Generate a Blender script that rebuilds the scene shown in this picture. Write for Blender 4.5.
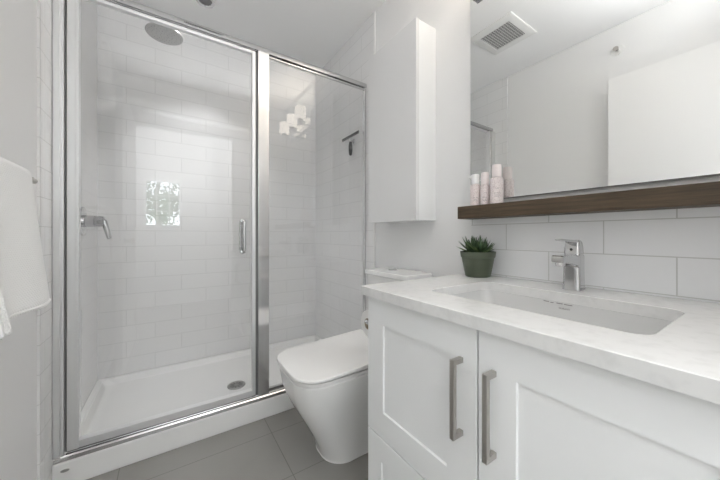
import bpy, bmesh, math, random
from mathutils import Vector, Matrix
random.seed(7)
sc = bpy.context.scene
for o in list(bpy.data.objects): bpy.data.objects.remove(o)

# ------------------------------------------------------------------ camera
cd = bpy.data.cameras.new('camera'); cam = bpy.data.objects.new('camera', cd)
sc.collection.objects.link(cam); sc.camera = cam
cam.location = (0, 0, 1.0)
cam.rotation_euler = (math.radians(90), 0, -0.5845)
cd.sensor_width = 36; cd.lens = 36 * 287.4 / 720
cd.shift_y = -(240 - 235.4) / 720
cd.clip_start = 0.02

# ------------------------------------------------------------------ world, exposure
w = bpy.data.worlds.new('sky'); sc.world = w; w.use_nodes = True
bg = w.node_tree.nodes['Background']
bg.inputs[0].default_value = (0.86, 0.93, 1.0, 1); bg.inputs[1].default_value = 9.0
sc.view_settings.view_transform = 'Standard'; sc.view_settings.look = 'None'
sc.view_settings.gamma = 1.0; sc.view_settings.use_curve_mapping = False
sc.view_settings.exposure = 0.36
sc.cycles.max_bounces = 14; sc.cycles.diffuse_bounces = 8; sc.cycles.glossy_bounces = 8
sc.cycles.transparent_max_bounces = 24; sc.cycles.sample_clamp_indirect = 6.0
sc.cycles.caustics_reflective = True; sc.cycles.blur_glossy = 0.5

HALL_W = 6.0; WASH_W = 56.0; SHADE_E = 2.8; SHOWER_W = 26.0; ROOM_W = 5.0; UP_W = 4.5; CEIL_FILL_W = 8.5

def lamp(name, kind, loc, power, color=(1, 1, 1), rot=(0, 0, 0), **kw):
    d = bpy.data.lights.new(name, kind); d.energy = power; d.color = color
    for k, v in kw.items(): setattr(d, k, v)
    o = bpy.data.objects.new(name, d); sc.collection.objects.link(o)
    o.location = loc; o.rotation_euler = rot
    return o
# added fill behind the camera: unseen hall panel, and lamp bounced off hall walls
lamp('hall_fill_lamp', 'AREA', (0.25, -0.92, 2.44), HALL_W, (0.98, 0.985, 1.0), shape='RECTANGLE', size=1.1, size_y=0.9)
lamp('hall_bounce_lamp', 'AREA', (0.25, -0.30, 2.25), WASH_W, (0.97, 0.98, 1.0), (math.radians(-72), 0, 0), shape='RECTANGLE', size=2.2, size_y=0.25)  # added lamp on the hall's back wall, so the doorway brightens the room
lamp('shower_fill_lamp', 'SPOT', (0.185, 2.045, 2.470), SHOWER_W, (0.98, 0.985, 1.0), spot_size=math.radians(86), spot_blend=0.6, shadow_soft_size=0.035)  # the fixture itself is dark; this light is added to brighten the shower
lamp('room_fill_lamp', 'SPOT', (0.36, 0.26, 2.468), ROOM_W, (0.98, 0.985, 1.0), spot_size=math.radians(126), spot_blend=0.7, shadow_soft_size=0.045)  # extra light added out of view to fill the room
lamp('ceiling_fill_lamp', 'AREA', (0.25, -0.06, 2.165), CEIL_FILL_W, (0.985, 0.99, 1.0), (math.radians(180 - 60), 0, 0), shape='RECTANGLE', size=0.9, size_y=0.06, spread=math.radians(88))  # added over the doorway, out of view, to brighten the ceiling

# ------------------------------------------------------------------ materials
def mat(name, color=(0.8, 0.8, 0.8), rough=0.5, metal=0.0, spec=0.5, **kw):
    m = bpy.data.materials.new(name); m.use_nodes = True
    b = m.node_tree.nodes['Principled BSDF']
    b.inputs['Base Color'].default_value = (*color, 1)
    b.inputs['Roughness'].default_value = rough
    b.inputs['Metallic'].default_value = metal
    b.inputs['Specular IOR Level'].default_value = spec
    for k, v in kw.items(): b.inputs[k].default_value = v
    return m
def nodes(m): return m.node_tree.nodes, m.node_tree.links, m.node_tree.nodes['Principled BSDF']
def posvec(m, ax, off, sgn=1):
    N, L, b = nodes(m)
    g = N.new('ShaderNodeNewGeometry'); s = N.new('ShaderNodeSeparateXYZ'); c = N.new('ShaderNodeCombineXYZ')
    L.new(g.outputs['Position'], s.inputs[0])
    for i in range(2):
        a = N.new('ShaderNodeMath'); a.operation = 'SUBTRACT'
        L.new(s.outputs[ax[i]], a.inputs[0]); a.inputs[1].default_value = off[i]
        L.new(a.outputs[0], c.inputs[i])
    return c
def tile(name, ax, off, bw, rh, offset, tilecol, grout, mortar, rough, bump=0.25, vary=0.0, spec=0.5, noise=None):
    m = mat(name, tilecol, rough, spec=spec); N, L, b = nodes(m)
    c = posvec(m, ax, off)
    br = N.new('ShaderNodeTexBrick'); L.new(c.outputs[0], br.inputs['Vector'])
    br.offset = offset; br.offset_frequency = 2; br.squash = 1
    br.inputs['Scale'].default_value = 1; br.inputs['Brick Width'].default_value = bw
    br.inputs['Row Height'].default_value = rh; br.inputs['Mortar Size'].default_value = mortar
    br.inputs['Mortar Smooth'].default_value = 0.15; br.inputs['Bias'].default_value = 0
    br.inputs['Color1'].default_value = (*tilecol, 1)
    br.inputs['Color2'].default_value = (*[x * (1 - vary) for x in tilecol], 1)
    br.inputs['Mortar'].default_value = (*grout, 1)
    out = br.outputs['Color']
    if noise:
        n = N.new('ShaderNodeTexNoise'); n.inputs['Scale'].default_value = noise[0]; n.inputs['Detail'].default_value = 6
        g = N.new('ShaderNodeNewGeometry'); L.new(g.outputs['Position'], n.inputs['Vector'])
        mr = N.new('ShaderNodeMapRange'); mr.inputs['To Min'].default_value = 1 - noise[1]; mr.inputs['To Max'].default_value = 1 + noise[1]
        L.new(n.outputs['Fac'], mr.inputs['Value'])
        mx = N.new('ShaderNodeVectorMath'); mx.operation = 'SCALE'
        L.new(out, mx.inputs[0]); L.new(mr.outputs[0], mx.inputs['Scale']); out = mx.outputs[0]
    L.new(out, b.inputs['Base Color'])
    bp = N.new('ShaderNodeBump'); bp.inputs['Strength'].default_value = bump; bp.inputs['Distance'].default_value = 0.002; bp.invert = True
    L.new(br.outputs['Fac'], bp.inputs['Height']); L.new(bp.outputs[0], b.inputs['Normal'])
    return m
def speckle(m, base, dark, scale, lo, hi):
    N, L, b = nodes(m)
    g = N.new('ShaderNodeTexCoord'); n = N.new('ShaderNodeTexNoise'); n.inputs['Scale'].default_value = scale; n.inputs['Detail'].default_value = 4
    L.new(g.outputs['Object'], n.inputs['Vector'])
    r = N.new('ShaderNodeValToRGB'); r.color_ramp.elements[0].position = lo; r.color_ramp.elements[1].position = hi
    r.color_ramp.elements[0].color = (*dark, 1); r.color_ramp.elements[1].color = (*base, 1)
    L.new(n.outputs['Fac'], r.inputs[0]); L.new(r.outputs[0], b.inputs['Base Color'])
    return m
def bumpnoise(m, scale, strength, dist=0.001):
    N, L, b = nodes(m)
    g = N.new('ShaderNodeTexCoord'); n = N.new('ShaderNodeTexNoise'); n.inputs['Scale'].default_value = scale; n.inputs['Detail'].default_value = 3
    L.new(g.outputs['Object'], n.inputs['Vector'])
    bp = N.new('ShaderNodeBump'); bp.inputs['Strength'].default_value = strength; bp.inputs['Distance'].default_value = dist
    L.new(n.outputs['Fac'], bp.inputs['Height']); L.new(bp.outputs[0], b.inputs['Normal'])
    return m

M = {}
M['paint'] = bumpnoise(mat('wall paint', (0.80, 0.80, 0.80), 0.45, spec=0.35), 220, 0.05)
M['hall'] = mat('hall wall paint', (0.62, 0.62, 0.61), 0.6)
M['ceiling'] = bumpnoise(mat('ceiling paint', (0.89, 0.89, 0.89), 0.7, spec=0.2), 150, 0.08)
TW = (0.80, 0.80, 0.80); GR = (0.62, 0.62, 0.615)
ZR = 0.1054; ZO = 2.1913 - 22 * ZR - 2 * ZR
M['tile_back'] = tile('subway tile far wall', (0, 2), (-0.241 - 3.12, ZO), 0.312, ZR, 0.5, TW, GR, 0.0013, 0.12, 0.3, 0.02)
M['tile_side'] = tile('subway tile side wall', (1, 2), (-3.12 + 0.12, ZO), 0.312, ZR, 0.5, TW, GR, 0.0013, 0.12, 0.3, 0.02)
M['splash'] = tile('backsplash tile', (1, 2), (0.3275 - 3.10, 0.942 - 9 * 0.1034), 0.31, 0.1034, 0.5, (0.82, 0.825, 0.835), (0.58, 0.58, 0.57), 0.0016, 0.18, 0.35, 0.02)
M['floor'] = tile('grey floor tile', (0, 1), (0.43 - 6.1, 1.46 - 6.1), 0.61, 0.305, 0.0, (0.26, 0.252, 0.238), (0.15, 0.145, 0.137), 0.0018, 0.35, 0.3, 0.03, noise=(5, 0.10))
M['acrylic'] = mat('white acrylic', (0.80, 0.80, 0.79), 0.25)
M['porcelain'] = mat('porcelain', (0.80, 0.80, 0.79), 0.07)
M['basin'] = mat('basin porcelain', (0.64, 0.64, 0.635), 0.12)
M['seat'] = mat('toilet lid plastic', (0.80, 0.795, 0.785), 0.22)
M['lacquer'] = mat('white lacquer', (0.83, 0.84, 0.84), 0.35)
M['gloss'] = mat('glossy white panel', (0.78, 0.78, 0.78), 0.05)
M['doorpaint'] = mat('door paint', (0.82, 0.82, 0.82), 0.4)
M['trim'] = mat('trim paint', (0.80, 0.80, 0.79), 0.35)
M['chrome'] = mat('chrome', (0.64, 0.64, 0.645), 0.05, 1.0)
M['satin'] = mat('satin chrome', (0.68, 0.68, 0.685), 0.2, 1.0)
M['nickel'] = mat('brushed nickel', (0.50, 0.48, 0.45), 0.32, 1.0)
M['brightsatin'] = mat('satin aluminium', (0.80, 0.80, 0.805), 0.5, 1.0)
M['post'] = mat('polished post chrome', (0.84, 0.84, 0.845), 0.14, 1.0)
M['headmetal'] = mat('shower head metal', (0.46, 0.46, 0.455), 0.4, 0.7)
M['drain'] = mat('drain metal', (0.42, 0.42, 0.41), 0.35, 1.0)
M['dark'] = mat('dark rubber', (0.05, 0.05, 0.05), 0.5)
M['gap'] = mat('seal grey', (0.16, 0.16, 0.16), 0.5)
M['mirror'] = mat('mirror silver', (0.88, 0.89, 0.885), 0.0, 1.0)
M['mirror_edge'] = mat('mirror edge', (0.28, 0.31, 0.33), 0.2, 0.5)
M['quartz'] = speckle(mat('quartz', (0.7, 0.7, 0.69), 0.2), (0.715, 0.715, 0.705), (0.66, 0.66, 0.65), 45, 0.30, 0.52)
M['pink'] = speckle(mat('pale pink label', (0.8, 0.7, 0.7), 0.3), (0.80, 0.73, 0.72), (0.62, 0.52, 0.52), 260, 0.38, 0.50)
M['pinkcap'] = mat('pale pink cap', (0.82, 0.75, 0.74), 0.3)
M['whitecap'] = mat('white cap', (0.85, 0.85, 0.85), 0.3)
M['ink'] = mat('ink', (0.22, 0.21, 0.21), 0.5)
M['pot'] = bumpnoise(mat('green pot', (0.075, 0.092, 0.060), 0.42), 60, 0.1)
M['soil'] = bumpnoise(mat('soil', (0.05, 0.035, 0.025), 0.95), 200, 0.8, 0.003)
M['leaf'] = mat('succulent leaf', (0.055, 0.10, 0.045), 0.42)
M['leaf2'] = mat('young succulent leaf', (0.14, 0.21, 0.08), 0.42)
M['paper'] = bumpnoise(mat('toilet paper', (0.82, 0.81, 0.80), 0.95, spec=0.1), 300, 0.2)
M['card'] = mat('cardboard', (0.35, 0.28, 0.2), 0.9)
M['foliage'] = mat('tree leaves', (0.06, 0.13, 0.04), 0.6)
M['bark'] = mat('bark', (0.10, 0.08, 0.06), 0.9)
M['shade'] = mat('opal glass shade', (0.9, 0.88, 0.84), 0.2)
_b = nodes(M['shade'])[2]; _b.inputs['Emission Color'].default_value = (1.0, 0.90, 0.78, 1); _b.inputs['Emission Strength'].default_value = SHADE_E
# wood
m = mat('dark walnut', (0.06, 0.035, 0.02), 0.5, spec=0.35); N, L, b = nodes(m)
tc = N.new('ShaderNodeTexCoord'); mp = N.new('ShaderNodeMapping'); mp.inputs['Scale'].default_value = (60, 3, 60)
n1 = N.new('ShaderNodeTexNoise'); n1.inputs['Scale'].default_value = 2.2; n1.inputs['Detail'].default_value = 8; n1.inputs['Roughness'].default_value = 0.7
L.new(tc.outputs['Object'], mp.inputs[0]); L.new(mp.outputs[0], n1.inputs['Vector'])
r = N.new('ShaderNodeValToRGB'); r.color_ramp.elements[0].position = 0.3; r.color_ramp.elements[1].position = 0.72
r.color_ramp.elements[0].color = (0.038, 0.027, 0.017, 1); r.color_ramp.elements[1].color = (0.115, 0.080, 0.050, 1)
L.new(n1.outputs['Fac'], r.inputs[0]); L.new(r.outputs[0], b.inputs['Base Color'])
bp = N.new('ShaderNodeBump'); bp.inputs['Strength'].default_value = 0.3; bp.inputs['Distance'].default_value = 0.001
L.new(n1.outputs['Fac'], bp.inputs['Height']); L.new(bp.outputs[0], b.inputs['Normal'])
M['wood'] = m
# towel waffle weave
m = mat('towel cotton', (0.86, 0.86, 0.855), 0.95, spec=0.1); N, L, b = nodes(m)
tc = N.new('ShaderNodeTexCoord'); mp = N.new('ShaderNodeMapping'); mp.inputs['Rotation'].default_value = (math.radians(45), 0, 0); mp.inputs['Scale'].default_value = (0, 1, 1)
w1 = N.new('ShaderNodeTexWave'); w1.inputs['Scale'].default_value = 48; w1.bands_direction = 'Y'
w2 = N.new('ShaderNodeTexWave'); w2.inputs['Scale'].default_value = 48; w2.bands_direction = 'Z'
L.new(tc.outputs['Object'], mp.inputs[0])
for x in (w1, w2): L.new(mp.outputs[0], x.inputs['Vector'])
mx = N.new('ShaderNodeMath'); mx.operation = 'MAXIMUM'; L.new(w1.outputs['Fac'], mx.inputs[0]); L.new(w2.outputs['Fac'], mx.inputs[1])
nz = N.new('ShaderNodeTexNoise'); nz.inputs['Scale'].default_value = 500; ad = N.new('ShaderNodeMath'); ad.operation = 'MULTIPLY_ADD'; ad.inputs[1].default_value = 0.6
L.new(tc.outputs['Object'], nz.inputs['Vector']); L.new(nz.outputs['Fac'], ad.inputs[0]); L.new(mx.outputs[0], ad.inputs[2])
bp = N.new('ShaderNodeBump'); bp.inputs['Strength'].default_value = 0.35; bp.inputs['Distance'].default_value = 0.003
L.new(ad.outputs[0], bp.inputs['Height']); L.new(bp.outputs[0], b.inputs['Normal'])
M['towel'] = m
# clear glass sheet: Fresnel mix of straight-through and mirror reflection
def glass(name, tint):
    m = bpy.data.materials.new(name); m.use_nodes = True; N = m.node_tree.nodes; L = m.node_tree.links
    N.clear(); out = N.new('ShaderNodeOutputMaterial'); mix = N.new('ShaderNodeMixShader')
    t = N.new('ShaderNodeBsdfTransparent'); t.inputs[0].default_value = (*tint, 1)
    g = N.new('ShaderNodeBsdfGlossy'); g.inputs['Roughness'].default_value = 0.0; g.inputs[0].default_value = (1, 1, 1, 1)
    geo = N.new('ShaderNodeNewGeometry'); mr = N.new('ShaderNodeMapRange')
    mr.inputs['To Min'].default_value = 1.52; mr.inputs['To Max'].default_value = 1 / 1.52
    L.new(geo.outputs['Backfacing'], mr.inputs['Value'])
    f = N.new('ShaderNodeFresnel'); L.new(mr.outputs[0], f.inputs['IOR'])
    L.new(f.outputs[0], mix.inputs[0]); L.new(t.outputs[0], mix.inputs[1]); L.new(g.outputs[0], mix.inputs[2])
    L.new(mix.outputs[0], out.inputs[0]); return m
M['glass'] = glass('shower glass', (0.99, 0.99, 0.99))
M['window_glass'] = glass('window glass', (0.98, 0.98, 0.98))

# ------------------------------------------------------------------ geometry helpers
def box(bm, x0, x1, y0, y1, z0, z1, bev=0.0, seg=2):
    r = bmesh.ops.create_cube(bm, size=1)
    for v in r['verts']:
        v.co = Vector(((x0 + x1) / 2 + v.co.x * (x1 - x0), (y0 + y1) / 2 + v.co.y * (y1 - y0), (z0 + z1) / 2 + v.co.z * (z1 - z0)))
    if bev > 0:
        es = list({e for v in r['verts'] for e in v.link_edges})
        bmesh.ops.bevel(bm, geom=es, offset=bev, segments=seg, profile=0.5, affect='EDGES')
def B(*a, **k):
    bm = bmesh.new()
    if isinstance(a[0], (tuple, list)):
        for q in a: box(bm, *q, **k)
    else: box(bm, *a, **k)
    return bm
def loft(bm, rings, cap0=True, cap1=True, close=True):
    R = [[bm.verts.new(p) for p in ring] for ring in rings]
    n = len(R[0])
    for a, b in zip(R, R[1:]):
        for i in range(n if close else n - 1):
            j = (i + 1) % n
            bm.faces.new((a[i], a[j], b[j], b[i]))
    if cap0: bm.faces.new(list(reversed(R[0])))
    if cap1: bm.faces.new(R[-1])
    return R
def rrect(x0, x1, y0, y1, r, z, n=6):
    """rounded rectangle ring, r = one radius or four (x0y0, x1y0, x1y1, x0y1); z number or f(x,y)"""
    if not isinstance(r, (tuple, list)): r = (r,) * 4
    pts = []
    for (cx, cy, sx, sy, a0), q in zip(((x0, y0, 1, 1, 180), (x1, y0, -1, 1, 270), (x1, y1, -1, -1, 0), (x0, y1, 1, -1, 90)), r):
        for i in range(n + 1):
            a = math.radians(a0 + 90 * i / n)
            x = cx + sx * q + q * math.cos(a); y = cy + sy * q + q * math.sin(a)
            pts.append(Vector((x, y, z(x, y) if callable(z) else z)))
    return pts
def lathe(bm, prof, cx, cy, n=32, cap0=True, cap1=True):
    rings = [[Vector((cx + r * math.cos(2 * math.pi * i / n), cy + r * math.sin(2 * math.pi * i / n), z)) for i in range(n)] for r, z in prof]
    return loft(bm, rings, cap0, cap1)
def tube(bm, pts, r, n=12):
    pts = [Vector(p) for p in pts]; rings = []
    rr = r if isinstance(r, (list, tuple)) else [r] * len(pts)
    up = None
    for i, p in enumerate(pts):
        d = (pts[min(i + 1, len(pts) - 1)] - pts[max(i - 1, 0)]).normalized()
        if up is None: up = Vector((0, 0, 1)) if abs(d.z) < 0.9 else Vector((1, 0, 0))
        a = d.cross(up).normalized(); b_ = a.cross(d).normalized(); up = b_
        rings.append([p + rr[i] * (math.cos(2 * math.pi * k / n) * a + math.sin(2 * math.pi * k / n) * b_) for k in range(n)])
    loft(bm, rings)
def rot(bm, mtx, verts=None): bmesh.ops.transform(bm, matrix=mtx, verts=verts or bm.verts)

ORG = {}
def empty(name, loc, label, cat, group=None):
    o = bpy.data.objects.new(name, None); sc.collection.objects.link(o); o.location = loc
    o.empty_display_size = 0.05
    o['label'] = label; o['category'] = cat
    if group: o['group'] = group
    ORG[o] = Vector(loc); return o
def obj(name, bm, m, parent=None, smooth=True, label=None, local=False):
    """world-space bmesh -> one mesh object (local to its parent's origin)"""
    bmesh.ops.recalc_face_normals(bm, faces=bm.faces)
    org = ORG.get(parent, Vector((0, 0, 0)))
    if not local: bmesh.ops.translate(bm, verts=bm.verts, vec=-org)
    me = bpy.data.meshes.new(name); bm.to_mesh(me); bm.free()
    me.materials.append(M[m] if isinstance(m, str) else m)
    o = bpy.data.objects.new(name, me); sc.collection.objects.link(o)
    if smooth:
        for p in me.polygons: p.use_smooth = True
        try:
            me.set_sharp_from_angle(angle=math.radians(38))
        except Exception: pass
        if m != 'towel':
            wn = o.modifiers.new('weighted', 'WEIGHTED_NORMAL'); wn.keep_sharp = True; wn.weight = 80
    if parent: o.parent = parent
    ORG[o] = org
    if label: o['label'] = label
    return o
def tag(o, label, cat, group=None):
    o['label'] = label; o['category'] = cat
    if group: o['group'] = group
    return o
def struct(name, bm, m, parent=None, smooth=False):
    o = obj(name, bm, m, parent, smooth)
    if not parent: o['kind'] = 'structure'
    return o
def dup(o, parent=None):
    c = o.copy(); sc.collection.objects.link(c)
    if parent: c.parent = parent
    for ch in [x for x in bpy.data.objects if x.parent == o]: dup(ch, c)
    return c
def text_mesh(name, body, size, matrix, m, parent, thick=0.0004):
    cu = bpy.data.curves.new(name, 'FONT'); cu.body = body; cu.size = size; cu.extrude = thick; cu.align_x = 'CENTER'; cu.align_y = 'CENTER'
    t = bpy.data.objects.new(name, cu); sc.collection.objects.link(t)
    dg = bpy.context.evaluated_depsgraph_get(); me = bpy.data.meshes.new_from_object(t.evaluated_get(dg))
    bpy.data.objects.remove(t)
    bm = bmesh.new(); bm.from_mesh(me); bm.transform(matrix)
    return obj(name, bm, m, parent, smooth=False)

XL, XW, YF, ZC = -0.384, 1.132, 2.445, 2.478     # tiled left face, right wall, far wall, ceiling
TL, TR = -0.384, 1.124                             # tile faces in the shower
# ------------------------------------------------------------------ structure
struct('floor', B(-1.4, 1.9, -1.75, YF + 0.1, -0.1, 0), 'floor')
struct('ceiling', B(-1.4, 1.9, -1.75, YF + 0.1, ZC, ZC + 0.1), 'ceiling')
wl = struct('wall_left', B(-0.492, -0.392, -0.22, YF, 0, ZC), 'paint')
tl = struct('tiling', B(-0.392, TL, 1.476, YF, 0, ZC), 'tile_side', wl)
wr = struct('wall_right', B(XW, XW + 0.1, -0.22, YF, 0, ZC), 'paint')
struct('shower_tiling', B(TR, XW, 1.535, YF, 0, ZC), 'tile_side', wr)
struct('tile_edge_trim', B(TR - 0.001, XW, 1.523, 1.535, 0, ZC, bev=0.001), 'trim', wr)
struct('backsplash_tiling', B(1.125, XW, -0.12, 0.797, 0.833, 1.12), 'splash', wr)
struct('wall_far', B(-0.492, XW + 0.1, YF, YF + 0.1, 0, ZC), 'tile_back')
# wall with the doorway the camera stands in
struct('wall_back', B((-0.392, -0.30, -0.22, -0.12, 0, ZC), (0.60, XW, -0.22, -0.12, 0, ZC), (-0.30, 0.60, -0.22, -0.12, 2.10, ZC)), 'paint')
df = struct('door_1', B((-0.30, -0.272, -0.225, -0.115, 0, 2.10), (0.572, 0.60, -0.225, -0.115, 0, 2.10), (-0.272, 0.572, -0.225, -0.115, 2.072, 2.10)), 'trim')
lf = obj('door_leaf', B(-0.312, -0.272, -0.112, 0.706, 0.012, 2.067, bev=0.002), 'doorpaint', df)
k = bmesh.new()
for s, x in ((1, -0.272), (-1, -0.312)):
    tube(k, [(x, 0.635, 0.96), (x + s * 0.012, 0.635, 0.96), (x + s * 0.03, 0.635, 0.96), (x + s * 0.045, 0.635, 0.96), (x + s * 0.06, 0.635, 0.96)], [0.028, 0.012, 0.012, 0.026, 0.018], 20)
obj('door_knob', k, 'nickel', lf)
for z in (0.25, 1.05, 1.85):
    hb = bmesh.new(); tube(hb, [(-0.268, -0.112, z - 0.045), (-0.268, -0.112, z + 0.045)], 0.006); obj('hinge', hb, 'nickel', lf)
# hall behind
struct('wall_hall_left', B(-1.4, -1.3, -1.62, -0.12, 0, ZC), 'hall')
struct('wall_hall_right', B(1.8, 1.9, -1.62, -0.12, 0, ZC), 'hall')
struct('wall_hall_front', B((-1.3, -0.392, -0.22, -0.12, 0, ZC), (XW, 1.8, -0.22, -0.12, 0, ZC)), 'hall')
WX0, WX1, WZ0, WZ1 = -0.30, 0.14, 1.12, 1.78
struct('wall_hall_back', B((-1.4, WX0, -1.72, -1.62, 0, ZC), (WX1, 1.9, -1.72, -1.62, 0, ZC), (WX0, WX1, -1.72, -1.62, 0, WZ0), (WX0, WX1, -1.72, -1.62, WZ1, ZC)), 'hall')
fr = []
t_ = 0.025
fr += [(WX0, WX0 + t_, -1.70, -1.60, WZ0, WZ1), (WX1 - t_, WX1, -1.70, -1.60, WZ0, WZ1), (WX0, WX1, -1.70, -1.60, WZ0, WZ0 + t_), (WX0, WX1, -1.70, -1.60, WZ1 - t_, WZ1)]
for f_ in (1 / 3, 2 / 3):
    x = WX0 + (WX1 - WX0) * f_; fr.append((x - 0.006, x + 0.006, -1.67, -1.65, WZ0, WZ1))
    z = WZ0 + (WZ1 - WZ0) * f_; fr.append((WX0, WX1, -1.67, -1.65, z - 0.006, z + 0.006))
win = struct('window_1', B(*fr), 'trim')
obj('pane', B(WX0 + 0.01, WX1 - 0.01, -1.664, -1.658, WZ0 + 0.01, WZ1 - 0.01), 'window_glass', win)
struct('baseboard_right', B(XW - 0.012, XW, 0.80, 1.523, 0, 0.09, bev=0.003), 'trim')
struct('baseboard_left', B(-0.392, -0.380, -0.115, 1.476, 0, 0.09, bev=0.003), 'trim')

# ------------------------------------------------------------------ shower tray
Y0 = 1.598; SX0, SX1, SY1 = TL + 0.001, TR - 0.001, YF - 0.001
tray = empty('shower_tray', (0.37, 2.02, 0), 'white acrylic shower tray with a raised front curb and a round drain', 'shower tray')
zt = lambda dz: (lambda x, y: (0.10 if y < 1.75 else 0.083) - dz)
bm = bmesh.new()
loft(bm, [rrect(SX0, SX1, Y0 + 0.003, SY1, 0.001, 0.0), rrect(SX0, SX1, Y0, SY1, 0.001, 0.012), rrect(SX0, SX1, Y0, SY1, 0.001, zt(0.008)),
          rrect(SX0, SX1, Y0 + 0.002, SY1, 0.001, zt(0.002)), rrect(SX0 + 0.002, SX1 - 0.002, Y0 + 0.008, SY1 - 0.002, 0.002, zt(0)),
          rrect(SX0 + 0.028, SX1 - 0.028, 1.692, SY1 - 0.028, 0.03, zt(0.0)), rrect(SX0 + 0.034, SX1 - 0.034, 1.70, SY1 - 0.034, 0.035, zt(0.006)),
          rrect(SX0 + 0.048, SX1 - 0.048, 1.715, SY1 - 0.048, 0.045, 0.058), rrect(SX0 + 0.06, SX1 - 0.06, 1.73, SY1 - 0.06, 0.045, 0.051),
          rrect(SX0 + 0.09, SX1 - 0.09, 1.76, SY1 - 0.09, 0.045, 0.049), rrect(0.295, 0.415, 1.91, 2.03, 0.058, 0.041)])
obj('tray_basin', bm, 'acrylic', tray)
bm = bmesh.new(); lathe(bm, [(0.052, 0.038), (0.055, 0.0425), (0.053, 0.0455), (0.046, 0.0465), (0.044, 0.0445), (0.0, 0.0445)], 0.355, 1.97, 40, True, False)
dr = obj('drain_cover', bm, 'drain', tray)
bm = bmesh.new()
for i in range(10):
    a = math.pi * i / 5
    box(bm, 0.016, 0.038, -0.0025, 0.0025, 0.0444, 0.0452)
    bmesh.ops.rotate(bm, verts=bm.verts[-8:], cent=(0, 0, 0), matrix=Matrix.Rotation(a, 3, 'Z'))
bmesh.ops.translate(bm, verts=bm.verts, vec=(0.355, 1.97, 0)); obj('drain_slots', bm, 'dark', dr)
bm = bmesh.new()
ring = lambda s, y: [Vector((-0.347 + s * 0.0135 * math.cos(a), y, 0.067 + s * 0.0065 * math.sin(a))) for a in [2 * math.pi * i / 28 for i in range(28)]]
loft(bm, [ring(1, Y0 + 0.001), ring(1, Y0 - 0.0015), ring(0.85, Y0 - 0.0025)]); obj('maker_badge', bm, 'drain', tray)

# ------------------------------------------------------------------ shower enclosure
enc = empty('shower_enclosure', (0.37, 1.63, 0.10), 'chrome framed glass shower enclosure with a hinged door and fixed side panel', 'shower enclosure')
GY = 1.634
bm = bmesh.new()   # header: rounded top profile extruded along X
prof = [(1.614, 2.011), (1.614, 2.026), (1.617, 2.036), (1.624, 2.043), (1.633, 2.046), (1.643, 2.044), (1.651, 2.037), (1.654, 2.026), (1.654, 2.011), (1.646, 2.011), (1.646, 2.016), (1.622, 2.016), (1.622, 2.011)]
loft(bm, [[Vector((x, y, z)) for y, z in prof] for x in (TL + 0.001, TR - 0.001)]); obj('header_rail', bm, 'chrome', enc)
bm = bmesh.new()
prof = [(1.603, 0.1005), (1.603, 0.116), (1.608, 0.121), (1.618, 0.122), (1.622, 0.127), (1.650, 0.127), (1.658, 0.118), (1.658, 0.1005)]
loft(bm, [[Vector((x, y, z)) for y, z in prof] for x in (TL + 0.001, TR - 0.001)]); obj('bottom_track', bm, 'satin', enc)
obj('wall_jamb', B((TL + 0.001, -0.352, 1.606, 1.656, 0.122, 2.004), (TL + 0.001, -0.362, 1.599, 1.606, 0.122, 2.004), bev=0.002), 'brightsatin', enc)
obj('wall_jamb', B(1.112, TR - 0.001, 1.622, 1.648, 0.127, 2.004, bev=0.002), 'satin', enc)
obj('centre_post', B((0.402, 0.461, 1.612, 1.654, 0.122, 2.010), bev=0.002), 'post', enc)
obj('fixed_panel_glass', B(0.461, 1.112, GY - 0.003, GY + 0.003, 0.132, 2.008), 'glass', enc)
for q_ in ((0.461, 1.112, 1.624, 1.644, 0.1275, 0.143), (0.461, 1.112, 1.626, 1.642, 1.998, 2.013)): obj('panel_channel', B(*q_, bev=0.001), 'chrome', enc)
bm = B((-0.351, -0.346, 1.618, 1.650, 0.13, 2.0), (0.3895, 0.4015, 1.622, 1.648, 0.13, 2.0), (-0.345, 0.389, 1.620, 1.644, 0.1225, 0.133)); obj('door_seal', bm, 'gap', enc)
door = obj('shower_door', B((-0.345, -0.311, 1.610, 1.650, 0.132, 2.000), (0.371, 0.389, 1.616, 1.648, 0.132, 2.000), (-0.311, 0.371, 1.614, 1.648, 0.132, 0.162), (-0.311, 0.371, 1.622, 1.646, 1.988, 2.004),
      (-0.320, -0.309, 1.606, 1.612, 0.135, 1.998), bev=0.002), 'brightsatin', enc)
obj('door_glass', B(-0.312, 0.372, GY - 0.003, GY + 0.003, 0.161, 1.989), 'glass', door)
for s in (-1, 1):
    bm = bmesh.new(); y = GY + s * 0.003; yo = GY + s * 0.046; x = 0.325
    z0, z1 = 0.912, 1.075
    pts = [(x, y, z0)] + [(x, yo - s * 0.014 + s * 0.014 * math.sin(a), z0 - 0.0 + 0.014 - 0.014 * math.cos(a)) for a in [math.pi / 2 * i / 5 for i in range(6)]]
    pts += [(x, yo - s * 0.014 + s * 0.014 * math.cos(a), z1 - 0.014 + 0.014 * math.sin(a)) for a in [math.pi / 2 * i / 5 for i in range(6)]] + [(x, y, z1)]
    tube(bm, pts, 0.009, 14)
    for z in (z0, z1): tube(bm, [(x, y, z), (x, y + s * 0.004, z)], 0.012, 18)
    obj('pull_handle', bm, 'chrome', door)

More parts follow.
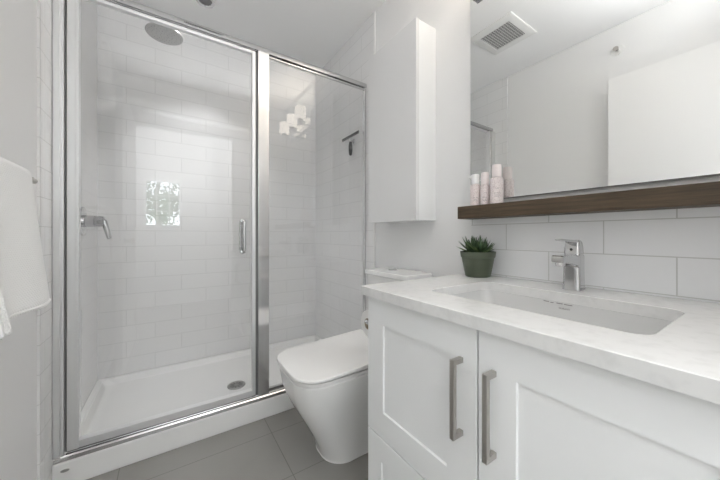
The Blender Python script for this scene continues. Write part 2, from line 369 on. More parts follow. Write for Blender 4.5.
# ------------------------------------------------------------------ shower fittings
sh = empty('rain_shower', (-0.045, 2.03, 2.195), 'round chrome rain shower head hanging inside the shower', 'shower')
hx, hy, hz = -0.026, 2.03, 2.172
bm = bmesh.new(); lathe(bm, [(0.0, hz - 0.006), (0.084, hz - 0.006), (0.091, hz - 0.003), (0.093, hz + 0.002), (0.090, hz + 0.007), (0.05, hz + 0.012), (0.02, hz + 0.02), (0.0, hz + 0.022)], hx, hy, 48, False, False)
hd = obj('spray_disc', bm, 'headmetal', sh)
bm = bmesh.new()
for rr, n in ((0.02, 8), (0.04, 14), (0.06, 20), (0.08, 26)):
    for i in range(n):
        a = 2 * math.pi * i / n; lathe(bm, [(0.0018, hz - 0.006), (0.0012, hz - 0.009)], hx + rr * math.cos(a), hy + rr * math.sin(a), 6)
obj('nozzles', bm, 'gap', hd)
bm = bmesh.new(); tube(bm, [(hx, hy, hz + 0.015), (hx, hy, 2.262), (hx - 0.004, hy, 2.274), (hx - 0.016, hy, 2.281), (TL + 0.02, hy, 2.284), (TL + 0.001, hy, 2.284)], 0.0095, 14)
tube(bm, [(hx, hy, hz + 0.012), (hx, hy, hz + 0.034)], 0.015, 16); obj('shower_arm', bm, 'chrome', sh)
bm = bmesh.new(); tube(bm, [(TL + 0.0005, hy, 2.284), (TL + 0.008, hy, 2.284), (TL + 0.012, hy, 2.284)], [0.03, 0.028, 0.014], 24); obj('wall_flange', bm, 'chrome', sh)

va = empty('shower_valve', (TL, 2.06, 1.075), 'chrome lever shower valve on the left shower wall', 'shower valve')
bm = bmesh.new(); tube(bm, [(TL + 0.0005, 2.06, 1.075), (TL + 0.008, 2.06, 1.075), (TL + 0.010, 2.06, 1.075)], [0.075, 0.073, 0.04], 36); obj('trim_plate', bm, 'chrome', va)
bm = bmesh.new(); tube(bm, [(TL + 0.008, 2.06, 1.075), (TL + 0.05, 2.06, 1.075), (TL + 0.052, 2.06, 1.075), (TL + 0.085, 2.06, 1.075), (TL + 0.089, 2.06, 1.075)], [0.031, 0.031, 0.028, 0.028, 0.024], 24); obj('valve_body', bm, 'chrome', va)
bm = bmesh.new(); tube(bm, [(TL + 0.068, 2.06, 1.092), (TL + 0.088, 2.06, 1.075), (TL + 0.108, 2.06, 0.990), (TL + 0.110, 2.06, 0.982)], [0.013, 0.014, 0.011, 0.008], 12); obj('lever', bm, 'chrome', va)

sq = empty('shower_squeegee', (1.10, 1.78, 1.70), 'black and chrome squeegee hanging on the right shower wall', 'squeegee')
bm = bmesh.new(); box(bm, 1.088, 1.100, 1.672, 1.895, 1.711, 1.720, bev=0.003); obj('blade_channel', bm, 'gap', sq)
bm = B(1.092, 1.096, 1.668, 1.899, 1.720, 1.730); obj('rubber_blade', bm, 'dark', sq)
bm = bmesh.new(); tube(bm, [(1.096, 1.785, 1.71), (1.098, 1.785, 1.685), (1.098, 1.785, 1.675)], [0.009, 0.007, 0.009], 14); obj('neck', bm, 'satin', sq)
bm = bmesh.new(); tube(bm, [(1.098, 1.785, 1.68), (1.098, 1.785, 1.66), (1.098, 1.785, 1.62), (1.098, 1.785, 1.59), (1.098, 1.785, 1.583)], [0.009, 0.0135, 0.0145, 0.011, 0.006], 16); obj('handle', bm, 'dark', sq)
bm = bmesh.new(); tube(bm, [(TR - 0.0005, 1.785, 1.69), (TR - 0.006, 1.785, 1.69), (TR - 0.010, 1.785, 1.69), (1.100, 1.785, 1.69)], [0.018, 0.016, 0.006, 0.006], 16)
obj('wall_hook', bm, 'satin', sq)

# ------------------------------------------------------------------ toilet
TY = 1.198
to = empty('toilet', (0.78, TY, 0), 'white one-piece skirted toilet with a closed lid between shower and vanity', 'toilet')
def dring(xf, xb, hw, r, z, rb=0.02): return rrect(xf, xb, TY - hw, TY + hw, (r, rb, rb, r), z, 12)
bm = bmesh.new()
S = [(0.575, 1.0, 0.113, 0.095, 0.0), (0.570, 1.0, 0.118, 0.10, 0.003), (0.570, 1.0, 0.118, 0.10, 0.006), (0.572, 1.0, 0.1155, 0.097, 0.010), (0.556, 1.0, 0.118, 0.098, 0.06), (0.527, 1.0, 0.126, 0.10, 0.12),
     (0.494, 1.0, 0.137, 0.103, 0.18), (0.463, 1.0, 0.150, 0.106, 0.235), (0.439, 1.0, 0.163, 0.108, 0.285), (0.425, 1.0, 0.173, 0.108, 0.33), (0.419, 1.0, 0.180, 0.108, 0.370), (0.414, 1.0, 0.183, 0.108, 0.400), (0.420, 0.995, 0.178, 0.105, 0.406)]
loft(bm, [dring(a, b_ + 0.115, c, d, z) for a, b_, c, d, z in S]); obj('bowl', bm, 'porcelain', to)
def slab(name, xf, xb, hw, r, z0, z1, m, par, e=0.005, rb=0.035):
    bm = bmesh.new()
    loft(bm, [dring(xf + e, xb - e, hw - e, r, z0, rb), dring(xf, xb, hw, r, z0 + e * 0.6, rb), dring(xf, xb, hw, r, z1 - e, rb), dring(xf + e * 0.35, xb - e * .35, hw - e * .35, r, z1 - e * 0.35, rb), dring(xf + e, xb - e, hw - e, r, z1, rb)])
    return obj(name, bm, m, par)
slab('seat', 0.411, 0.905, 0.185, 0.108, 0.409, 0.422, 'seat', to, 0.003)
lidob = slab('lid', 0.405, 0.918, 0.191, 0.108, 0.4265, 0.440, 'seat', to, 0.005, 0.012)
for v_ in lidob.data.vertices:
    x_ = v_.co.x + 0.78
    if x_ > 0.87: v_.co.z += (x_ - 0.87) * 0.5 * (1 if v_.co.z > 0.432 else 0.3)
bm = bmesh.new()
for s in (-1, 1):
    bm = bmesh.new(); tube(bm, [(0.895, TY + s * 0.135, 0.424), (0.895, TY + s * 0.18, 0.424)], 0.012, 16)
    obj('hinge', bm, 'seat', to)
bm = bmesh.new(); loft(bm, [rrect(0.945, 1.122, TY - 0.165, TY + 0.150, 0.03, 0.403), rrect(0.938, 1.122, TY - 0.170, TY + 0.154, 0.03, 0.50), rrect(0.935, 1.122, TY - 0.176, TY + 0.158, 0.028, 0.779)]); obj('tank', bm, 'porcelain', to)
bm = bmesh.new(); a = (0.925, 1.124, TY - 0.186, TY + 0.166)
loft(bm, [rrect(a[0] + .006, a[1] - .003, a[2] + .006, a[3] - .006, 0.02, 0.780), rrect(*a, 0.022, 0.786), rrect(*a, 0.022, 0.801), rrect(a[0] + .003, a[1] - .002, a[2] + .003, a[3] - .003, 0.02, 0.806), rrect(a[0] + .010, a[1] - .005, a[2] + .010, a[3] - .010, 0.016, 0.808)])
tk = obj('tank_lid', bm, 'porcelain', to)
bm = bmesh.new(); lathe(bm, [(0.026, 0.807), (0.026, 0.811), (0.023, 0.813), (0.0, 0.813)], 1.03, TY + 0.03, 28, True, False)
bt = obj('flush_button', bm, 'chrome', tk)
obj('button_split', B(1.008, 1.052, TY + 0.029, TY + 0.031, 0.8125, 0.8138), 'dark', bt)

# ------------------------------------------------------------------ toilet paper on the vanity's side
tp = empty('toilet_paper_holder', (0.585, 0.784, 0.69), 'chrome toilet paper holder fixed to the far side of the vanity', 'paper holder')
bm = bmesh.new(); tube(bm, [(0.588, 0.7845, 0.69), (0.588, 0.792, 0.69)], 0.021, 24); obj('mount', bm, 'chrome', tp)
bm = bmesh.new(); tube(bm, [(0.588, 0.790, 0.69), (0.588, 0.842, 0.69), (0.590, 0.848, 0.69), (0.597, 0.850, 0.69), (0.715, 0.850, 0.69), (0.718, 0.850, 0.69)], [0.007] * 5 + [0.006], 14); obj('arm', bm, 'chrome', tp)
rl = empty('toilet_roll', (0.652, 0.852, 0.680), 'white toilet paper roll hanging on the chrome holder', 'toilet roll')
bm = bmesh.new()
def xr(r, x, cy=0.852, cz=0.6795, n=36): return [Vector((x, cy + r * math.cos(2 * math.pi * i / n), cz + r * math.sin(2 * math.pi * i / n))) for i in range(n)]
R_ = loft(bm, [xr(0.020, 0.598), xr(0.046, 0.598), xr(0.048, 0.600), xr(0.048, 0.700), xr(0.046, 0.702), xr(0.020, 0.702)], False, False)
for i in range(36):
    j = (i + 1) % 36; bm.faces.new((R_[-1][i], R_[-1][j], R_[0][j], R_[0][i]))
obj('paper', bm, 'paper', rl)
bm = bmesh.new(); R_ = loft(bm, [xr(0.0185, 0.597), xr(0.0198, 0.597), xr(0.0198, 0.703), xr(0.0185, 0.703)], False, False)
for i in range(36):
    j = (i + 1) % 36; bm.faces.new((R_[-1][i], R_[-1][j], R_[0][j], R_[0][i]))
obj('cardboard_core', bm, 'card', rl)

# ------------------------------------------------------------------ vanity
VF = 0.55; VY0, VY1 = -0.033, 0.783; VM = 0.375
va = empty('vanity_cabinet', (0.84, 0.375, 0), 'white shaker vanity cabinet with two doors and brushed nickel pulls', 'vanity cabinet')
obj('carcass', B((VF + 0.021, XW - 0.014, VY0, VY1, 0.10, 0.62), (VF + 0.021, VF + 0.040, VY0, VY1, 0.62, 0.804), (XW - 0.030, XW - 0.014, VY0, VY1, 0.62, 0.804), (VF + 0.04, XW - 0.03, VY0, VY0 + 0.018, 0.62, 0.804), (VF + 0.04, XW - 0.03, VY1 - 0.018, VY1, 0.62, 0.804), (VF + 0.07, XW - 0.014, VY0 + 0.01, VY1 - 0.01, 0.0, 0.10)), 'lacquer', va)
def shaker(name, y0, y1, z0, z1, rail=0.08):
    bm = bmesh.new(); x0, x1, xp = VF, VF + 0.020, VF + 0.005
    def rg(y0, y1, z0, z1, x): return [Vector((x, y0, z0)), Vector((x, y1, z0)), Vector((x, y1, z1)), Vector((x, y0, z1))]
    e = 0.0015
    loft(bm, [rg(y0, y1, z0, z1, x1), rg(y0, y1, z0, z1, x0 + e), rg(y0 + e, y1 - e, z0 + e, z1 - e, x0), rg(y0 + rail, y1 - rail, z0 + rail, z1 - rail, x0),
              rg(y0 + rail + .002, y1 - rail - .002, z0 + rail + .002, z1 - rail - .002, xp)])
    return obj(name, bm, 'lacquer', va, smooth=False)
def pull(yc, z0, z1, par, vert=True):
    bm = bmesh.new(); w_ = 0.0055
    box(bm, VF - 0.034, VF - 0.023, yc - w_, yc + w_, z0, z1, bev=0.001)
    for z in (z0 + 0.006, z1 - 0.006): box(bm, VF - 0.024, VF, yc - w_, yc + w_, z - 0.006, z + 0.006, bev=0.001)
    return obj('pull_handle', bm, 'nickel', par)
d1 = shaker('door', VM + 0.002, VY1, 0.369, 0.800); d2 = shaker('door', VY0, VM - 0.002, 0.369, 0.800)
w1 = shaker('drawer', VM + 0.002, VY1, 0.102, 0.3645, 0.072); w2 = shaker('drawer', VY0, VM - 0.002, 0.102, 0.3645, 0.072)
pull(VM + 0.041, 0.550, 0.726, d1); pull(VM - 0.038, 0.550, 0.726, d2)

# countertop with the sink cut-out
KX0, KX1, KY0, KY1 = 0.658, 0.955, 0.131, 0.619
CX0, CX1, CY0, CY1 = 0.5303, 1.1245, -0.115, 0.798; CT, CB = 0.833, 0.8045
ct = empty('countertop', (0.83, 0.34, CB), 'white quartz countertop on the vanity, cut out for the sink', 'countertop')
bm = bmesh.new(); e = 0.0015
rings = [rrect(CX0, CX1, CY0, CY1, 0.002, CB), rrect(CX0, CX1, CY0, CY1, 0.002, CT - e), rrect(CX0 + e, CX1 - e, CY0 + e, CY1 - e, 0.002, CT),
         rrect(KX0 - e, KX1 + e, KY0 - e, KY1 + e, 0.032, CT), rrect(KX0, KX1, KY0, KY1, 0.032, CT - e), rrect(KX0, KX1, KY0, KY1, 0.032, CB)]
R_ = loft(bm, rings, False, False); n = len(R_[0])
for i in range(n):
    j = (i + 1) % n; bm.faces.new((R_[-1][i], R_[-1][j], R_[0][j], R_[0][i]))
obj('slab', bm, 'quartz', ct)
sk = empty('sink_basin', (0.815, 0.375, 0.68), 'white rectangular undermount sink set into the countertop', 'sink')
bm = bmesh.new(); q = lambda d, r, z: rrect(KX0 - d, KX1 + d, KY0 - d, KY1 + d, r, z)
loft(bm, [q(0.014, 0.03, CB - 0.012), q(0.014, 0.03, CB - 0.0005), q(-0.0005, 0.032, CB - 0.0005), q(-0.001, 0.032, CB - 0.004), q(-0.010, 0.035, 0.735), q(-0.020, 0.04, 0.712), q(-0.038, 0.05, 0.698), q(-0.07, 0.05, 0.692), rrect(0.79, 0.84, 0.35, 0.40, 0.024, 0.688)], False, True)
b2 = bm
loft(b2, [q(0.014, 0.03, CB - 0.012), q(0.0, 0.03, 0.72), q(-0.03, 0.05, 0.675), rrect(0.78, 0.85, 0.34, 0.41, 0.03, 0.67)], False, True)
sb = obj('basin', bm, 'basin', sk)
bm = bmesh.new(); lathe(bm, [(0.022, 0.686), (0.023, 0.6895), (0.020, 0.6915), (0.0, 0.692)], 0.815, 0.375, 28, True, False); obj('drain', bm, 'chrome', sk)
bx = 0.9527
bm = bmesh.new()
for i, (ya, yb, zz) in enumerate(((0.423, 0.408, 0.001), (0.404, 0.396, -0.0005), (0.388, 0.372, 0.0005), (0.368, 0.348, 0.0))):
    box(bm, bx - 0.001, bx + 0.002, yb, ya, 0.799 + zz, 0.8010 + zz)
obj('overflow_slots', bm, 'ink', sk)
text_mesh('maker_mark', 'DURAVIT', 0.0068, Matrix.Translation((bx - 0.0013, 0.367, 0.787)) @ Matrix(((0, 0, -1, 0), (-1, 0, 0, 0), (0, 1, 0, 0), (0, 0, 0, 1))), 'ink', sk)

# faucet
FX, FY = 1.035, 0.374
fa = empty('faucet', (FX, FY, CT), 'chrome single-lever basin faucet on the countertop behind the sink', 'faucet')
bm = bmesh.new(); c4 = lambda hx_, hy_, z, r=0.010, dx=0: rrect(FX - hx_ + dx, FX + hx_ + dx, FY - hy_, FY + hy_, r, z)
loft(bm, [c4(0.024, 0.0245, CT + 0.0005), c4(0.025, 0.0255, CT + 0.002), c4(0.024, 0.0245, CT + 0.004), c4(0.022, 0.0235, 0.87), c4(0.021, 0.023, 0.905), c4(0.021, 0.023, 0.938), c4(0.019, 0.021, 0.943)])
obj('body', bm, 'chrome', fa)
bm = bmesh.new(); pr = lambda x, hw, z0, z1: [Vector((x, FY - hw, z0)), Vector((x, FY + hw, z0)), Vector((x, FY + hw, z1)), Vector((x, FY - hw, z1))]
loft(bm, [pr(FX - 0.01, 0.0222, 0.900, 0.940), pr(1.005, 0.0215, 0.908, 0.941), pr(0.96, 0.0185, 0.918, 0.942), pr(0.928, 0.0165, 0.922, 0.942), pr(0.924, 0.0150, 0.925, 0.939)])
bmesh.ops.bevel(bm, geom=[e_ for e_ in bm.edges if abs((e_.verts[0].co - e_.verts[1].co).x) > 0.02], offset=0.003, segments=2, affect='EDGES')
obj('spout', bm, 'chrome', fa)
bm = bmesh.new(); lathe(bm, [(0.0, 0.911), (0.011, 0.911), (0.0125, 0.913), (0.0125, 0.924)], 0.943, FY, 24, False, True); obj('aerator', bm, 'satin', fa)
bm = bmesh.new(); loft(bm, [c4(0.0195, 0.0215, 0.9435, 0.008), c4(0.0195, 0.0215, 0.946, 0.008), c4(0.018, 0.0205, 0.965, 0.008), c4(0.0155, 0.019, 0.979, 0.007), c4(0.013, 0.0165, 0.984, 0.006)])
hd = obj('lever_hub', bm, 'chrome', fa)
bm = bmesh.new(); loft(bm, [pr(FX + 0.014, 0.014, 0.976, 0.984), pr(FX - 0.01, 0.015, 0.978, 0.987), pr(0.98, 0.0135, 0.981, 0.987), pr(0.932, 0.009, 0.986, 0.990), pr(0.926, 0.007, 0.988, 0.990)])
obj('lever', bm, 'chrome', fa)
bm = bmesh.new(); tube(bm, [(FX - 0.0155, FY, 0.957), (FX - 0.0190, FY, 0.957)], 0.004, 14); obj('index_dot', bm, 'dark', fa)

# ------------------------------------------------------------------ shelf and mirror
tag(obj('wooden_shelf', B(1.0324, 1.1245, -0.115, 0.800, 1.0705, 1.1225, bev=0.0012), 'wood'), 'dark walnut ledge shelf along the wall under the mirror', 'shelf')
mi = empty('wall_mirror', (XW, 0.34, 1.15), 'large frameless mirror on the wall above the walnut shelf', 'mirror')
obj('backing', B(1.1205, XW - 0.0005, -0.112, 0.795, 1.148, 2.40), 'mirror_edge', mi)
obj('mirror_glass', B(1.1185, 1.1205, -0.113, 0.797, 1.1510, 2.402), 'mirror', mi)
obj('bottom_edge_strip', B(1.1180, 1.1205, -0.113, 0.797, 1.1475, 1.1510), 'gap', mi)

# vanity light fixed over the mirror
vl = empty('vanity_light', (1.118, 0.487, 2.045), 'three-shade chrome vanity light mounted over the mirror', 'wall light')
obj('back_bar', B(1.098, 1.118, 0.20, 0.775, 2.025, 2.070, bev=0.003), 'chrome', vl)
for y in (0.713, 0.487, 0.26):
    bm = bmesh.new(); tube(bm, [(1.10, y, 2.047), (1.045, y, 2.047), (1.028, y, 2.051), (1.020, y, 2.065), (1.020, y, 2.080)], 0.007, 12)
    lathe(bm, [(0.0, 2.071), (0.024, 2.071), (0.026, 2.077), (0.026, 2.087), (0.0, 2.087)], 1.02, y, 24, False, False); ar = obj('arm', bm, 'chrome', vl)
    bm = bmesh.new(); lathe(bm, [(0.0, 2.087), (0.045, 2.087), (0.052, 2.093), (0.052, 2.200), (0.048, 2.200), (0.048, 2.095), (0.0, 2.093)], 1.02, y, 32, False, False); obj('shade', bm, 'shade', vl)
    lamp('bulb_light', 'SPOT', (1.02, y, 2.180), UP_W, (1.0, 0.90, 0.78), (math.pi, 0, 0), spot_size=math.radians(150), spot_blend=0.5, shadow_soft_size=0.04)

# ------------------------------------------------------------------ wall cabinet over the toilet
wc = empty('wall_cabinet', (1.06, 1.21, 1.074), 'tall glossy white wall cabinet above the toilet', 'wall cabinet')
obj('cabinet_body', B(1.0135, XW - 0.0005, 1.009, 1.405, 1.076, 2.053, bev=0.001), 'lacquer', wc)
obj('door', B(0.992, 1.0115, 1.007, 1.407, 1.074, 2.055, bev=0.001), 'gloss', wc)

# ------------------------------------------------------------------ towel on its bar
tb = empty('towel_bar', (-0.392, 0.93, 1.147), 'chrome towel bar on the left wall', 'towel bar')
bm = bmesh.new(); tube(bm, [(-0.318, 0.718, 1.152), (-0.318, 1.178, 1.152)], 0.0075, 16); obj('bar', bm, 'nickel', tb)
for y in (0.735, 1.160):
    bm = bmesh.new(); tube(bm, [(-0.3915, y, 1.152), (-0.384, y, 1.152), (-0.382, y, 1.152), (-0.314, y, 1.152)], [0.022, 0.021, 0.009, 0.009], 20); obj('bracket', bm, 'nickel', tb)
def towel_sheet(bm, y0, y1, zf, zb, xo, thick):
    ny, prof = (26 if y1 > 0.9 else 3), []
    cx, cz, r = -0.318, 1.152, 0.0085 + thick / 2 + xo
    nf = 22
    for i in range(nf + 1):   # front, bottom to top
        t = i / nf; z = zf + (cz - zf) * t
        prof.append((cx + r + 0.031 * (1 - t) ** 1.1 + xo * (1 - t), z))
    for i in range(1, 9): a = math.pi * i / 8; prof.append((cx + r * math.cos(a), cz + r * math.sin(a)))
    for i in range(1, 13): t = i / 12; prof.append((cx - r + 0.004 * t, cz + (zb - cz) * t))
    rows = []
    for k in range(ny + 1):
        s = k / ny; row = []
        for i, (x, z) in enumerate(prof):
            low = max(0, min(1, (cz - z) / (cz - zf)))
            y = y0 + (y1 + 0.018 * low - y0) * s
            wv = 0.006 * low * math.sin(s * 9 + 1.0) if x > cx else 0
            row.append(Vector((x + wv, y, z + (0.004 * math.sin(s * 5) * low if i == 0 else 0))))
        rows.append(row)
    loft(bm, rows, False, False, close=False)
tw = empty('bath_towel', (-0.31, 0.93, 1.147), 'white waffle-weave bath towel folded over the towel bar', 'towel')
for nm, args in (('towel_cloth', (0.752, 1.088, 0.828, 0.86, 0.0, 0.014)), ('folded_flap', (0.755, 0.785, 0.817, 0.90, 0.0140, 0.010))):
    bm = bmesh.new(); towel_sheet(bm, *args); o = obj(nm, bm, 'towel', tw)
    md = o.modifiers.new('thick', 'SOLIDIFY'); md.thickness = args[-1]; md.offset = 0
    md = o.modifiers.new('soft', 'SUBSURF'); md.levels = 1; md.render_levels = 1
bm = bmesh.new()
bm2 = bmesh.new(); tube(bm2, [(-0.318 + 0.0155 + 0.031 + 0.006 * math.sin(s * 9 + 1.0), 0.752 + (1.110 - 0.752) * s, 0.8295 + 0.004 * math.sin(s * 5)) for s in [i / 26 for i in range(27)]], 0.0070, 8); obj('hem', bm2, 'towel', tw); bm.free()

# ------------------------------------------------------------------ plant
PX, PY = 1.048, 0.713
pl = empty('potted_succulent', (PX, PY, CT), 'small spiky green succulent in a green plastic pot on the counter', 'potted plant')
bm = bmesh.new(); z = CT + 0.0005
lathe(bm, [(0.0, z + 0.002), (0.042, z + 0.002), (0.044, z), (0.048, z + 0.002), (0.0625, z + 0.078), (0.0655, z + 0.079), (0.0680, z + 0.099), (0.0685, z + 0.101), (0.0640, z + 0.101), (0.0605, z + 0.086), (0.0, z + 0.086)], PX, PY, 48, False, False)
obj('plastic_pot', bm, 'pot', pl)
bm = bmesh.new(); lathe(bm, [(0.0600, z + 0.0865), (0.0605, z + 0.092), (0.03, z + 0.096), (0.0, z + 0.097)], PX, PY, 32, True, False); obj('soil', bm, 'soil', pl)
def leafgeo(bm, base, dirv, L_, w_, up):
    d = dirv.normalized(); side = d.cross(up)
    if side.length < 1e-3: side = Vector((1, 0, 0))
    side.normalize(); nrm = side.cross(d).normalized(); rings = []
    for t, s in ((0, 0.8), (0.2, 1.0), (0.45, 0.85), (0.7, 0.55), (0.9, 0.22), (1.0, 0.03)):
        c = base + d * L_ * t + nrm * (0.25 * L_ * t * t * 0.5)
        c.x = min(c.x, 1.119)
        rings.append([c + side * (w_ * s * math.cos(a)) + nrm * (w_ * 0.42 * s * math.sin(a)) for a in [math.pi * k / 3 for k in range(6)]])
    loft(bm, rings)
for nm, m, n, sd in (('leaves', 'leaf', 78, 3), ('young_leaves', 'leaf2', 21, 5)):
    bm = bmesh.new(); rnd = random.Random(sd)
    for cxo, cyo, sc_ in ((0.0, 0.022, 1.0), (-0.012, -0.020, 0.9), (0.02, -0.005, 0.8)):
        for i in range(n // 3 + 1):
            a = i * 2.399 + rnd.random() * 0.4; el = math.radians(14 + 66 * (1 - (i / (n / 3)) ** 0.8) + rnd.uniform(-6, 6))
            if nm == 'young_leaves': el = math.radians(rnd.uniform(15, 45))
            dv = Vector((math.cos(a) * math.cos(el), math.sin(a) * math.cos(el), math.sin(el)))
            LL = sc_ * rnd.uniform(0.062, 0.082) * (0.85 if el < 0.5 else 1)
            leafgeo(bm, Vector((PX + cxo + dv.x * 0.006, PY + cyo + dv.y * 0.006, z + 0.095)), dv, LL, 0.0068, Vector((0, 0, 1)))
    obj(nm, bm, m, pl)

# ------------------------------------------------------------------ bottles on the shelf
ZS = 1.1225
def bottle(name, x, y, r, zc0, zc1, rc, capm, label, nozzle=False, lines=True):
    b_ = empty(name, (x, y, ZS), label, 'bottle', 'pink toiletry bottles on the walnut shelf'); z = ZS + 0.0005
    bm = bmesh.new(); lathe(bm, [(0.0, z), (r - 0.002, z), (r, z + 0.003), (r, zc0 - 0.008), (r - 0.0015, zc0 - 0.004), (rc * 0.8, zc0), (0.0, zc0)], x, y, 32, False, False); bo = obj('bottle_body', bm, 'pink', b_)
    bm = bmesh.new(); lathe(bm, [(rc, zc0 + 0.0005), (rc, zc1 - 0.003), (rc - 0.002, zc1), (0.0, zc1)], x, y, 28, True, False)
    if nozzle: box(bm, x - 0.008, x + 0.004, y + rc * 0.5, y + rc + 0.014, zc1 - 0.014, zc1 - 0.003, bev=0.002)
    obj('cap', bm, capm, b_)
    # small lines of print facing the room
    bm = bmesh.new(); zm = (ZS + zc0) / 2 - 0.012
    for kz, hw in ((0.0, 0.5), (-0.008, 0.35), (-0.013, 0.42), (0.018, 0.25)):
        for sg in range(6):
            a0 = math.radians(218) - hw + 2 * hw * sg / 6; a1 = a0 + 2 * hw / 6 * 0.7
            if rnd.random() < 0.2: continue
            q0 = [(x + (r + 0.0003) * math.cos(a), y + (r + 0.0003) * math.sin(a)) for a in (a0, a1)]
            v = [bm.verts.new((q0[0][0], q0[0][1], zm + kz)), bm.verts.new((q0[1][0], q0[1][1], zm + kz)), bm.verts.new((q0[1][0], q0[1][1], zm + kz + 0.0016)), bm.verts.new((q0[0][0], q0[0][1], zm + kz + 0.0016))]
            bm.faces.new(v)
    obj('print', bm, 'ink', bo)
    return b_
rnd = random.Random(2)
bottle('pump_bottle', 1.082, 0.748, 0.0205, 1.217, 1.258, 0.0165, 'whitecap', 'pale pink bottle with a short bright white pump cap, leftmost on the shelf', True)
bottle('toiletry_bottle', 1.080, 0.702, 0.0180, 1.209, 1.2575, 0.0150, 'pinkcap', 'slim pale pink bottle with off-white cap, between two other bottles')
bottle('toiletry_bottle', 1.080, 0.651, 0.0245, 1.230, 1.279, 0.0178, 'pinkcap', 'tallest and widest pale pink bottle, nearest the mirror middle')

# ------------------------------------------------------------------ ceiling fittings
cv = empty('ceiling_vent', (0.185, 1.19, ZC), 'square white exhaust fan grille on the ceiling seen in the mirror', 'exhaust vent')
vx0, vx1, vy0, vy1 = 0.015, 0.360, 1.030, 1.350; gx0, gx1, gy0, gy1 = 0.075, 0.300, 1.080, 1.300
bm = bmesh.new(); R_ = loft(bm, [rrect(vx0, vx1, vy0, vy1, 0.004, ZC - 0.0005), rrect(vx0, vx1, vy0, vy1, 0.004, ZC - 0.005), rrect(vx0 + .012, vx1 - .012, vy0 + .012, vy1 - .012, 0.004, ZC - 0.009), rrect(gx0, gx1, gy0, gy1, 0.003, ZC - 0.010), rrect(gx0, gx1, gy0, gy1, 0.003, ZC - 0.003)], True, False)
obj('vent_frame', bm, 'trim', cv)
obj('vent_backing', B(gx0, gx1, gy0, gy1, ZC - 0.004, ZC - 0.002), 'dark', cv)
bm = bmesh.new(); n = 18
for i in range(n):
    x = gx0 + (gx1 - gx0) * (i + 0.5) / n; box(bm, x - 0.0017, x + 0.0017, gy0, gy1, ZC - 0.009, ZC - 0.0078)
n = 12
for i in range(n):
    y = gy0 + (gy1 - gy0) * (i + 0.5) / n; box(bm, gx0, gx1, y - 0.0015, y + 0.0015, ZC - 0.009, ZC - 0.0078)
obj('vent_grille', bm, 'trim', cv)
sp = empty('fire_sprinkler', (-0.392, 0.689, 2.305), 'small round white sprinkler on the left wall seen in the mirror', 'sprinkler')
bm = bmesh.new(); tube(bm, [(-0.3915, 0.689, 2.305), (-0.386, 0.689, 2.305), (-0.383, 0.689, 2.305)], [0.036, 0.035, 0.022], 28); obj('escutcheon', bm, 'trim', sp)
bm = bmesh.new(); tube(bm, [(-0.383, 0.689, 2.305), (-0.368, 0.689, 2.305), (-0.360, 0.689, 2.305), (-0.358, 0.689, 2.305)], [0.010, 0.008, 0.004, 0.016], 16); obj('sprinkler_head', bm, 'nickel', sp)
rc = empty('recessed_light', (0.185, 2.045, ZC), 'small round recessed light in the ceiling above the shower', 'recessed light')
bm = bmesh.new(); R_ = lathe(bm, [(0.055, ZC - 0.0005), (0.055, ZC - 0.004), (0.050, ZC - 0.006), (0.040, ZC - 0.006), (0.036, ZC - 0.002)], 0.185, 2.045, 36, False, False); obj('trim_ring', bm, 'satin', rc)
bm = bmesh.new(); lathe(bm, [(0.039, ZC - 0.001), (0.039, ZC - 0.003)], 0.185, 2.045, 32); obj('lens', bm, 'gap', rc)
rd = empty('added_downlight', (0.36, 0.26, ZC), 'added small round recessed fill light in the ceiling between door and vanity', 'recessed light')  # made-up fitting that goes with the added room fill
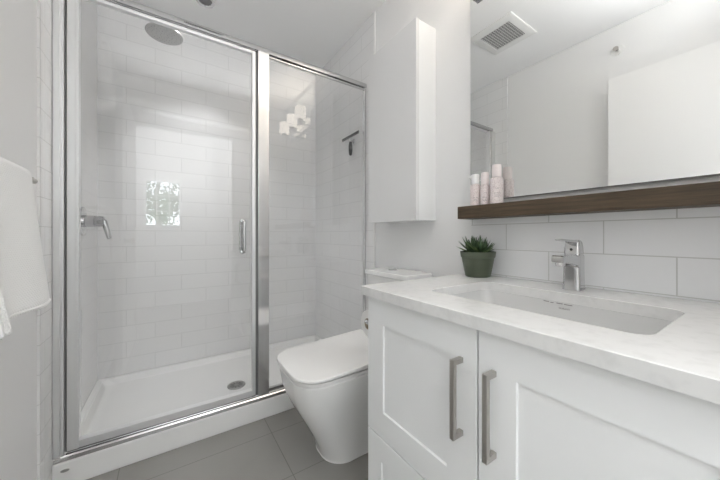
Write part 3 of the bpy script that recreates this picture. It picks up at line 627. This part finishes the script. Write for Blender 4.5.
bm = bmesh.new(); lathe(bm, [(0.058, ZC - 0.0005), (0.058, ZC - 0.004), (0.054, ZC - 0.006), (0.050, ZC - 0.006), (0.047, ZC - 0.001)], 0.36, 0.26, 36, False, False); obj('trim_ring', bm, 'trim', rd)
ul = empty('added_uplight', (0.25, -0.12, 2.15), 'added white trough uplight above the doorway, unseen fill for the ceiling', 'wall light')  # invented housing for the added ceiling fill
obj('trough', B((-0.22, 0.72, -0.1195, -0.012, 2.150, 2.156), (-0.22, 0.72, -0.018, -0.012, 2.156, 2.185), (-0.22, -0.214, -0.1195, -0.018, 2.156, 2.185), (0.714, 0.72, -0.1195, -0.018, 2.156, 2.185)), 'trim', ul, smooth=False)
hl = empty('added_hall_panel', (0.25, -0.92, ZC), 'added flat rectangular ceiling panel light, unseen fill in the hall behind the doorway', 'ceiling light')  # invented fixture above the added hall fill
obj('panel_housing', B(-0.32, 0.82, -1.39, -0.45, ZC - 0.03, ZC - 0.0005, bev=0.004), 'trim', hl)

# ------------------------------------------------------------------ tree outside the hall window
tr = empty('garden_tree', (-0.2, -4.2, -0.3), 'leafy green tree outside the hall window', 'tree')
bm = bmesh.new(); tube(bm, [(-0.2, -4.2, -0.3), (-0.15, -4.2, 0.8), (-0.25, -4.1, 1.8), (-0.1, -4.2, 2.6)], [0.09, 0.07, 0.05, 0.02], 10)
tube(bm, [(-0.2, -4.2, 1.3), (0.2, -4.1, 1.9), (0.5, -4.2, 2.4)], [0.04, 0.03, 0.01], 8); obj('trunk', bm, 'bark', tr)
bm = bmesh.new(); rnd = random.Random(11)
for cl in range(26):
    c = Vector((rnd.gauss(-0.3, 0.45), rnd.gauss(-4.2, 0.3), rnd.gauss(1.85, 0.42)))
    for i in range(60):
        p = c + Vector((rnd.gauss(0, .1), rnd.gauss(0, .1), rnd.gauss(0, .1))); s = rnd.uniform(.02, .035)
        a = Vector((rnd.gauss(0, 1), rnd.gauss(0, 1), rnd.gauss(0, 1))).normalized(); b_ = a.orthogonal().normalized()
        bm.faces.new([bm.verts.new(p + a * s * 1.6), bm.verts.new(p + b_ * s), bm.verts.new(p - a * s * 1.6), bm.verts.new(p - b_ * s)])
o = obj('foliage', bm, 'foliage', tr, smooth=False)
